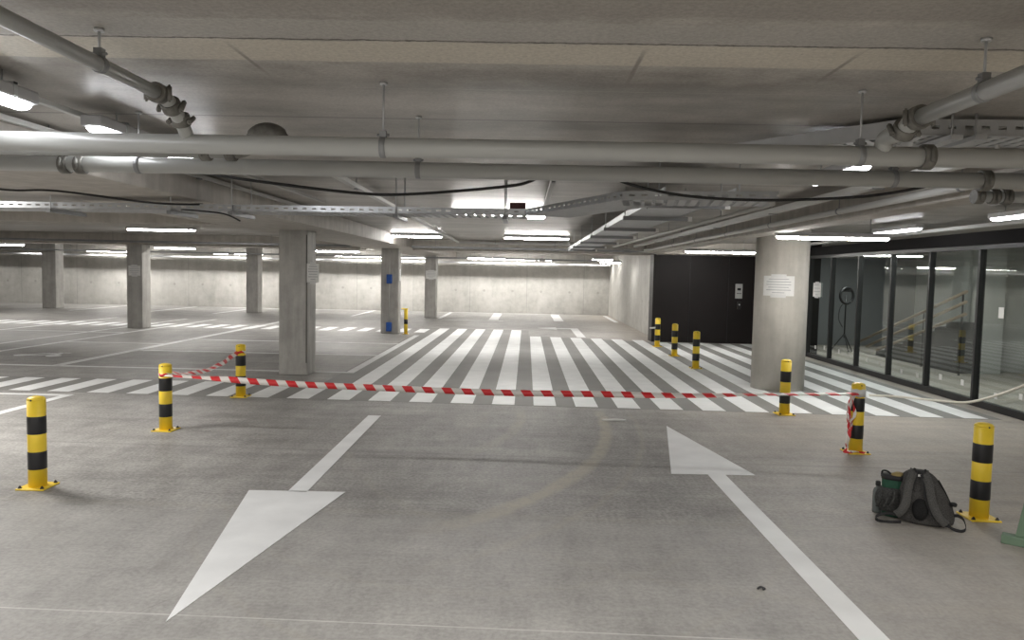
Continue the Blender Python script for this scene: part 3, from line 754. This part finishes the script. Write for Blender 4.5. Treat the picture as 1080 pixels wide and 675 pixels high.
cable('black cable crossing under the left beam toward the long tray', [(-4.9, 5.6, 2.37), (-4.304, 6.0, 2.30), (-3.836, 6.0, 2.295), (-3.214, 6.3, 2.24), (-2.9, 6.6, 2.26)])
cable('black cable dangling from the long tray left of the square column', [(-3.05, 6.5, 2.20), (-2.9, 6.3, 2.185), (-2.6, 6.3, 2.16), (-2.45, 6.3, 2.10)], .007)
# small pieces on the ceiling
# ------------------------------------------------------------------ notices and boxes
def notice(name, label, c, w, h, normal, nlines=6, curve=0.):
    t = thing(name, label, 'notice', c, atan2(normal[0], -normal[1]))
    m = MB(); n = 8 if curve else 1; vs = []; fs = []
    for i in range(n+1):
        x = -w/2+w*i/n; y = 0. if not curve else curve - sqrt(max(curve*curve-x*x, 0)) 
        for yy in (y-.003, y-.001): vs += [(x, yy, -h/2), (x, yy, h/2)]
    for i in range(n):
        a, b = 4*i, 4*(i+1); fs += [(a, b, b+1, a+1), (a+2, a+3, b+3, b+2), (a, a+2, b+2, b), (a+1, b+1, b+3, a+3)]
    fs += [(0, 1, 3, 2), (4*n, 4*n+2, 4*n+3, 4*n+1)]
    m.add(vs, fs); m.build('sheet', 'paper', t)
    k = MB()
    for j in range(nlines):
        zz = h*.34-j*h*.68/max(1, nlines-1); ln = w*(.40 if j % 3 else .33)*(1 if j < nlines-1 else .5)
        for i in range(6):
            x0 = -ln+2*ln*i/6; x1 = -ln+2*ln*(i+1)/6
            f = lambda x: 0. if not curve else curve - sqrt(curve*curve-x*x)
            k.add([(x0, f(x0)-.0045, zz-h*.018), (x1, f(x1)-.0045, zz-h*.018), (x1, f(x1)-.0045, zz+h*.018), (x0, f(x0)-.0045, zz+h*.018)], [(0, 1, 2, 3)])
    if nlines: k.build('printed_lines', 'ink', t)
    for zz in (-h/2, h/2) if nlines else ():
        q = MB()
        for i in range(4):
            x0 = -w*.25+w*.5*i/4; x1 = x0+w*.5/4; f = lambda x: 0. if not curve else curve - sqrt(curve*curve-x*x)
            q.add([(x0, f(x0)-.0052, zz-.025), (x1, f(x1)-.0052, zz-.025), (x1, f(x1)-.0052, zz+.025), (x0, f(x0)-.0052, zz+.025)], [(0, 1, 2, 3)])
        q.build('sticky_tape', 'clear', t)
    return t
# round column: surface facing the camera
ang = atan2(-11.57, 3.765-3.955)
nrm = Vector((3.79-3.955, sqrt(.395**2-(3.79-3.955)**2)*-1, 0)).normalized()
notice('paper_sign', 'white printed notice taped on the round concrete column', (3.955+nrm.x*.396, 11.57+nrm.y*.396, 1.60), .44, .30, nrm, 6, .3965)
notice('paper_sign', 'curling white notice taped at the edge of the near square column', (-3.412, 11.775, 1.645), .19, .30, (.45, -.89), 6)
notice('paper_sign', 'white notice on the dark-shaded column among the left bays', (-10.63, 19.893, 1.57), .33, .27, (0, -1), 5)
notice('paper_sign', 'white notice on the farthest column right of the blue-socket one', (-3.53, 27.393, 1.6), .40, .30, (0, -1), 5)
notice('paper_sign', 'narrow white notice on the side of the column with blue sockets', (-3.464, 20.25, 1.60), .2, .30, (1, 0), 5)
notice('paper_sign', 'pinkish-white notice taped on the farthest glass pane', (6.268, 16.08, 1.49), .42, .30, (-1, 0), 4)
notice('paper_label', 'narrow white strip label on the glass pane at right edge', (6.268, 9.86, 1.32), .11, .145, (-1, 0), 0)
def socket_box(z, label):
    t = thing('socket_box', label, 'socket', (-3.715, 20.045, z))
    MB().box((0, -.035, 0), (.15, .07, .25)).build('box_body', 'blue', t, bevel=.015)
    MB().box((0, -.078, .02), (.11, .02, .15)).build('box_lid', 'blue', t, bevel=.008)
socket_box(1.49, 'upper blue socket box on the square column near the far crossing end')
socket_box(.19, 'lower blue socket box near the foot of the same square column')
tag(MB().tube([(-3.715, 20.04, .3), (-3.715, 20.04, 2.26)], .012, 8).build('conduit', 'pvc'), 'thin vertical conduit linking the two blue socket boxes', 'conduit')
t = thing('mounted_intercom', 'silver intercom panel mounted on the dark wall left of the round column', 'intercom', (5.52, 19.345, 1.37))
MB().box((0, -.02, 0), (.18, .04, .38)).build('panel', 'steel', t, bevel=.008)
MB().box((0, -.043, .05), (.09, .01, .06)).build('display', 'screen', t)
for k in range(4): MB().box((-.045+.03*k, -.043, -.06), (.02, .008, .02)).build('button', 'screen', t)
t = thing('key_switch', 'small black key switch below the silver intercom panel', 'switch', (5.54, 19.345, 1.0))
MB().box((0, -.02, 0), (.09, .04, .2)).build('switch_body', 'frame', t, bevel=.006)
MB().tube([(0, -.04, .02), (0, -.05, .02)], .02, 12).build('key_barrel', 'steel', t)

# ------------------------------------------------------------------ lobby contents
t = thing('stair_railing', 'brown stair handrails slanting up behind the glass', 'railing')
for (p0, p1) in (((8.0, 17.9, .22), (8.0, 13.6, 1.55)), ((8.0, 17.4, .18), (8.0, 13.6, 1.36)), ((8.0, 16.9, .14), (8.0, 13.6, 1.14))):
    MB().tube([p0, p1], .03, 10).build('handrail', 'rail', t)
for y in (13.7, 15, 16.3): MB().tube([(8.0, y, 0), (8.0, y, .22+(17.9-y)*.309)], .018, 8).build('baluster', 'frame', t)
t = thing('staircase', 'dark concrete stair flight behind the slanting brown handrails', 'stairs')
for k in range(8): MB().bx(8.12, 8.5, 17.2-.4*(k+1), 17.2-.4*k, 0, .12*(k+1)).build('step', 'step', t)
t = thing('work_light', 'black tripod work light standing behind the glass', 'work light', (7.55, 17.6, 0))
MB().tube([(0, 0, .35), (0, 0, 1.35)], .018, 10).build('pole', 'frame', t)
for k in range(3):
    a_ = 2*pi*k/3+.5; MB().tube([(0, 0, .45), (.3*cos(a_), .3*sin(a_), .012)], .012, 8).build('leg', 'frame', t)
o = MB().lathe([(.20, -.03), (.22, 0), (.20, .03), (.17, .03), (.165, 0), (.17, -.03), (.2, -.03)], n=28, cap=False).build('lamp_ring', 'frame', t)
o.location = (0, -.03, 1.35); o.rotation_euler = (pi/2, 0, .3)
MB().box((0, 0, 1.5), (.2, .06, .12)).build('lamp_head', 'frame', t, bevel=.01)
MB().tube(smooth_path([(-.02, 0, 1.2), (-.12, .02, 1.05), (-.15, 0, .8), (-.05, 0, .6)], 5), .008, 6).build('power_cord', 'cable', t)

# ------------------------------------------------------------------ hose
pts = smooth_path([(5.1, 10.95, .018), (5.5, 10.85, .018), (5.85, 10.6, .02), (6.02, 10.1, .08), (6.10, 9.6, .26), (6.14, 9.1, .48), (6.2, 8.4, .82), (6.243, 7.9, 1.05)], 8)
tag(MB().tube(pts, .018, 10).build('hose', 'hose'), 'pale white hose lying on the crossing and rising along the glass', 'hose')

# ------------------------------------------------------------------ green foot at the right edge
t = thing('barrier_stand', 'pale green metal stand foot at the lower right frame edge', 'stand', (3.42, 4.66, 0), radians(-38))
MB().box((0, 0, .03), (.62, .075, .06)).build('foot_bar', 'palegreen', t, bevel=.006)
MB().bx(-.13, -.06, -.03, .03, .06, .95).build('upright', 'palegreen', t, bevel=.006)
gm = MB(); gm.add([(-.235, -.02, .06), (-.13, -.02, .06), (-.13, -.02, .42), (-.18, -.02, .42), (-.235, .02, .06), (-.13, .02, .06), (-.13, .02, .42), (-.18, .02, .42)], [(0, 1, 2, 3), (7, 6, 5, 4), (0, 4, 5, 1), (1, 5, 6, 2), (2, 6, 7, 3), (3, 7, 4, 0)]); gm.build('brace', 'palegreen', t, bevel=.004)

# ------------------------------------------------------------------ backpack
BP = thing('backpack', 'dark grey backpack lying slumped on the floor beside the right bollard', 'backpack', (2.81, 5.14, 0), radians(-27))
BP.scale = (.87,)*3
def loft(levels, n=28, e=2.6, cap=True):
    """levels: (z, x0, x1, y0, y1) superellipse sections"""
    m = MB(); vs = []
    for z, x0, x1, y0, y1 in levels:
        cx, cy, a, b = (x0+x1)/2, (y0+y1)/2, (x1-x0)/2, (y1-y0)/2
        for k in range(n):
            t_ = 2*pi*k/n; c, s = cos(t_), sin(t_)
            vs.append((cx+a*math.copysign(abs(c)**(2/e), c), cy+b*math.copysign(abs(s)**(2/e), s), z))
    L = len(levels)
    fs = [(i*n+k, i*n+(k+1) % n, (i+1)*n+(k+1) % n, (i+1)*n+k) for i in range(L-1) for k in range(n)]
    fs += [tuple(reversed(range(n))), tuple((L-1)*n+k for k in range(n))]
    m.add(vs, fs, True); return m
body_lv = [(.002, -.165, .20, -.02, .24), (.02, -.19, .228, -.035, .26), (.08, -.20, .235, -.03, .27), (.15, -.205, .21, -.005, .265), (.24, -.20, .165, .03, .25), (.32, -.185, .125, .06, .235), (.37, -.16, .085, .08, .22), (.405, -.12, .04, .10, .205), (.418, -.07, -.01, .125, .18)]
loft(body_lv).build('body', 'pack', BP, subd=1)
def front_y(z):
    for a_, b_ in zip(body_lv, body_lv[1:]):
        if a_[0] <= z <= b_[0]:
            q = (z-a_[0])/(b_[0]-a_[0]); return a_[3]*(1-q)+b_[3]*q
    return .12
def strap(path, w, th, name, mat):
    pts = smooth_path(path, 6); N = len(pts); dirs = []
    for i in range(N):
        t_ = (pts[min(i+1, N-1)]-pts[max(i-1, 0)]).normalized(); dirs.append(t_.cross(Vector((0, -1, .25))).normalized())
    return MB().ribbon(pts, w, dirs, th).build(name, mat, BP, bevel=0)
off = lambda x, z, d=.022: (x, front_y(z)-d, z)
# padded shoulder straps
strap([(-.075, .13, .413), (-.085, .075, .395), off(-.105, .33, .035), off(-.115, .25, .04), off(-.125, .17, .045), off(-.155, .11, .05), (-.19, -.07, .075)], .062, .016, 'shoulder_strap', 'strap')
strap([(.0, .13, .410), (.01, .075, .39), off(.035, .33, .035), off(.05, .25, .04), off(.075, .17, .045), off(.115, .10, .05), (.165, -.065, .05)], .062, .016, 'shoulder_strap', 'strap')
for path in ([(-.19, -.07, .075), (-.24, -.10, .085), (-.31, -.13, .07), (-.335, -.12, .035), (-.30, -.10, .012), (-.2, -.06, .008), (-.15, -.03, .01)],
             [(.165, -.065, .05), (.22, -.05, .02), (.275, -.03, .012), (.30, .0, .03), (.285, .03, .085), (.25, .05, .105), (.22, .06, .10)]):
    pts = smooth_path(path, 6); MB().ribbon(pts, .024, [(0, .35, 1)]*len(pts), .004).build('webbing_strap', 'web', BP)
# black edging lines beside straps
for sgn, path in ((0, [(-.045, .12, .415), (-.055, .07, .39), off(-.07, .33, .028), off(-.08, .27, .028)]), (1, [(-.035, .12, .415), (-.022, .07, .39), off(-.0, .33, .03), off(.012, .25, .03), off(.035, .17, .034), off(.075, .10, .036), off(.12, .055, .03)])):
    pts = smooth_path(path, 5); MB().ribbon(pts, .020, [(1, 0, .1)]*len(pts), .006).build('strap_lining', 'web', BP)
# handle loop, tag, back pad
pts = smooth_path([(-.078, .14, .405), (-.07, .10, .43), (-.045, .085, .385), (-.02, .085, .385), (.003, .10, .43), (.012, .14, .405)], 6)
MB().tube(pts, .008, 8).build('grab_handle', 'web', BP)
tag(MB().box((-.033, .072, .385), (.028, .004, .018)).build('size_tag', 'paper', BP), 'small white tag under the handle')
m = MB(); vs = [(-.02, front_y(.13)-.034, .135)]; n = 24
for ring, (k, dy) in enumerate(((.6, .002), (1., .014), (1.06, .03))):
    for i in range(n):
        t_ = 2*pi*i/n; x = -.02+.056*k*cos(t_); z = .13+.078*k*sin(t_); vs.append((x, front_y(max(.01, min(.4, z)))-.034+dy, z))
fs = [(0, 1+i, 1+(i+1) % n) for i in range(n)] + [(1+r*n+i, 1+(r+1)*n+i, 1+(r+1)*n+(i+1) % n, 1+r*n+(i+1) % n) for r in range(2) for i in range(n)]
m.add(vs, fs, True); tag(m.build('back_pad', 'packd', BP), 'black oval mesh pad')
MB().box((.165, -.06, .06), (.035, .02, .03), .3).build('buckle', 'web', BP, bevel=.004)
MB().tube(smooth_path([(-.16, .10, .36), (-.19, .12, .28), (-.195, .13, .18), (-.2, .13, .08)], 5), .005, 6).build('zipper', 'web', BP)
MB().tube(smooth_path([(.10, .10, .36), (.155, .12, .26), (.20, .13, .16), (.225, .13, .08)], 5), .006, 6).build('zipper', 'web', BP)
loft([(.17, .19, .235, .06, .1), (.19, .185, .24, .055, .1), (.2, .19, .23, .06, .095)], 10, 2).build('side_buckle', 'web', BP)
# front pouch bulging out to the left
loft([(.05, -.30, -.16, .03, .22), (.07, -.335, -.15, .01, .24), (.12, -.36, -.14, .0, .25), (.18, -.355, -.14, .01, .25), (.235, -.33, -.14, .03, .24), (.255, -.29, -.15, .06, .22)], 22, 2.3).build('front_pouch', 'sack', BP, subd=1)
for k, (z0, z1) in enumerate(((.10, .21), (.09, .19), (.12, .22))):
    pts = smooth_path([(-.335+.05*k, .012-.01*k, z0), (-.31+.05*k, -.012, (z0+z1)/2+.02), (-.30+.045*k, .03, z1+.02)], 5)
    MB().tube(pts, .009, 8).build('pouch_fold', 'sack', BP)
# things sticking out of the open pouch
RB = radians(-27)
def world(p): v = Matrix.Rotation(RB, 3, 'Z') @ Vector(p)*.87; return (v.x+2.81, v.y+5.14, v.z)
t = thing('lunch_bag', 'dark green fabric bag with black rim stuffed behind the backpack straps', 'bag', world((-.22, .14, .005)), RB); t.scale = (.87,)*3
loft([(.0, -.075, .075, -.055, .055), (.1, -.085, .085, -.065, .065), (.28, -.088, .085, -.068, .068), (.315, -.09, .08, -.065, .065)], 20, 2.6).build('bag_body', 'green', t)
m = loft([(.31, -.094, .084, -.07, .07), (.33, -.096, .08, -.07, .07), (.345, -.088, .07, -.062, .062)], 20, 2.6); tag(m.build('bag_rim', 'web', t), 'black rim')
MB().tube(smooth_path([(-.09, 0, .32), (-.085, 0, .365), (-.05, -.01, .37), (-.02, 0, .345)], 5), .008, 8).build('bag_handle', 'web', t)
tag(loft([(.33, -.03, .075, -.05, .045), (.355, -.02, .075, -.045, .04), (.368, .01, .065, -.03, .03)], 16, 2).build('cloth', 'yellowish', t), 'ochre cloth')
t = thing('water_bottle', 'grey bottle standing at the left side of the backpack', 'bottle', world((-.335, .18, .0)), RB); t.scale = (.85, .85, .92)
m = MB(); m.lathe([(.0, .0), (.036, .002), (.038, .02), (.038, .17), (.03, .195), (.016, .205), (.016, .22)], n=20); m.build('bottle_body', 'bottle', t)
MB().lathe([(.02, .22), (.02, .25), (.017, .255), (.0, .256)], n=16).build('bottle_cap', 'sack', t)

# tiny litter
for (x, y, lab) in ((1.325, 3.98, 'small dark crumb of debris on the floor left of the right arrow'),):
    m = MB(); m.tube(smooth_path([(x-.02, y, .006), (x, y+.015, .01), (x+.018, y, .008), (x+.005, y-.012, .007)], 4), .006, 6); tag(m.build('debris_scrap', 'bolt'), lab, 'scrap')
m = MB(); m.tube(smooth_path([(.93, 8.62, .006), (1.0, 8.60, .012), (1.07, 8.63, .01), (1.15, 8.61, .012), (1.2, 8.63, .006)], 4), .014, 8)
tag(m.build('plastic_scrap', 'paper'), 'crumpled clear plastic scrap before the arrow tip by the crossing', 'scrap')

# ------------------------------------------------------------------ world, camera, view
w = bpy.data.worlds.new('World'); SC.world = w; w.use_nodes = True
w.node_tree.nodes['Background'].inputs[0].default_value = (1, .97, .93, 1); w.node_tree.nodes['Background'].inputs[1].default_value = .02
F = 780.; yaw, pitch, roll = radians(1.05), atan(48.8/F), radians(1.2)
fw = Vector((-sin(yaw)*cos(pitch), cos(yaw)*cos(pitch), -sin(pitch))); r0 = Vector((cos(yaw), sin(yaw), 0)); u0 = r0.cross(fw)
R_ = cos(roll)*r0 + sin(roll)*u0; U_ = -sin(roll)*r0 + cos(roll)*u0
cd = bpy.data.cameras.new('camera'); cam = bpy.data.objects.new('camera', cd); COL.objects.link(cam)
cd.sensor_fit = 'HORIZONTAL'; cd.sensor_width = 36; cd.lens = F/1080*36; cd.clip_start = .05; cd.clip_end = 200
cam.matrix_world = Matrix(((R_.x, U_.x, -fw.x, 0), (R_.y, U_.y, -fw.y, 0), (R_.z, U_.z, -fw.z, 1.7), (0, 0, 0, 1)))
SC.camera = cam
vs_ = SC.view_settings; SC.display_settings.display_device = 'sRGB'
vs_.view_transform = 'Standard'; vs_.look = 'None'; vs_.exposure = .97; vs_.gamma = 1.; vs_.use_curve_mapping = False
cy = SC.cycles; cy.max_bounces = 8; cy.diffuse_bounces = 5; cy.glossy_bounces = 4; cy.transparent_max_bounces = 16
cy.use_denoising = True; cy.sample_clamp_indirect = 6.; cy.caustics_reflective = False; cy.caustics_refractive = False
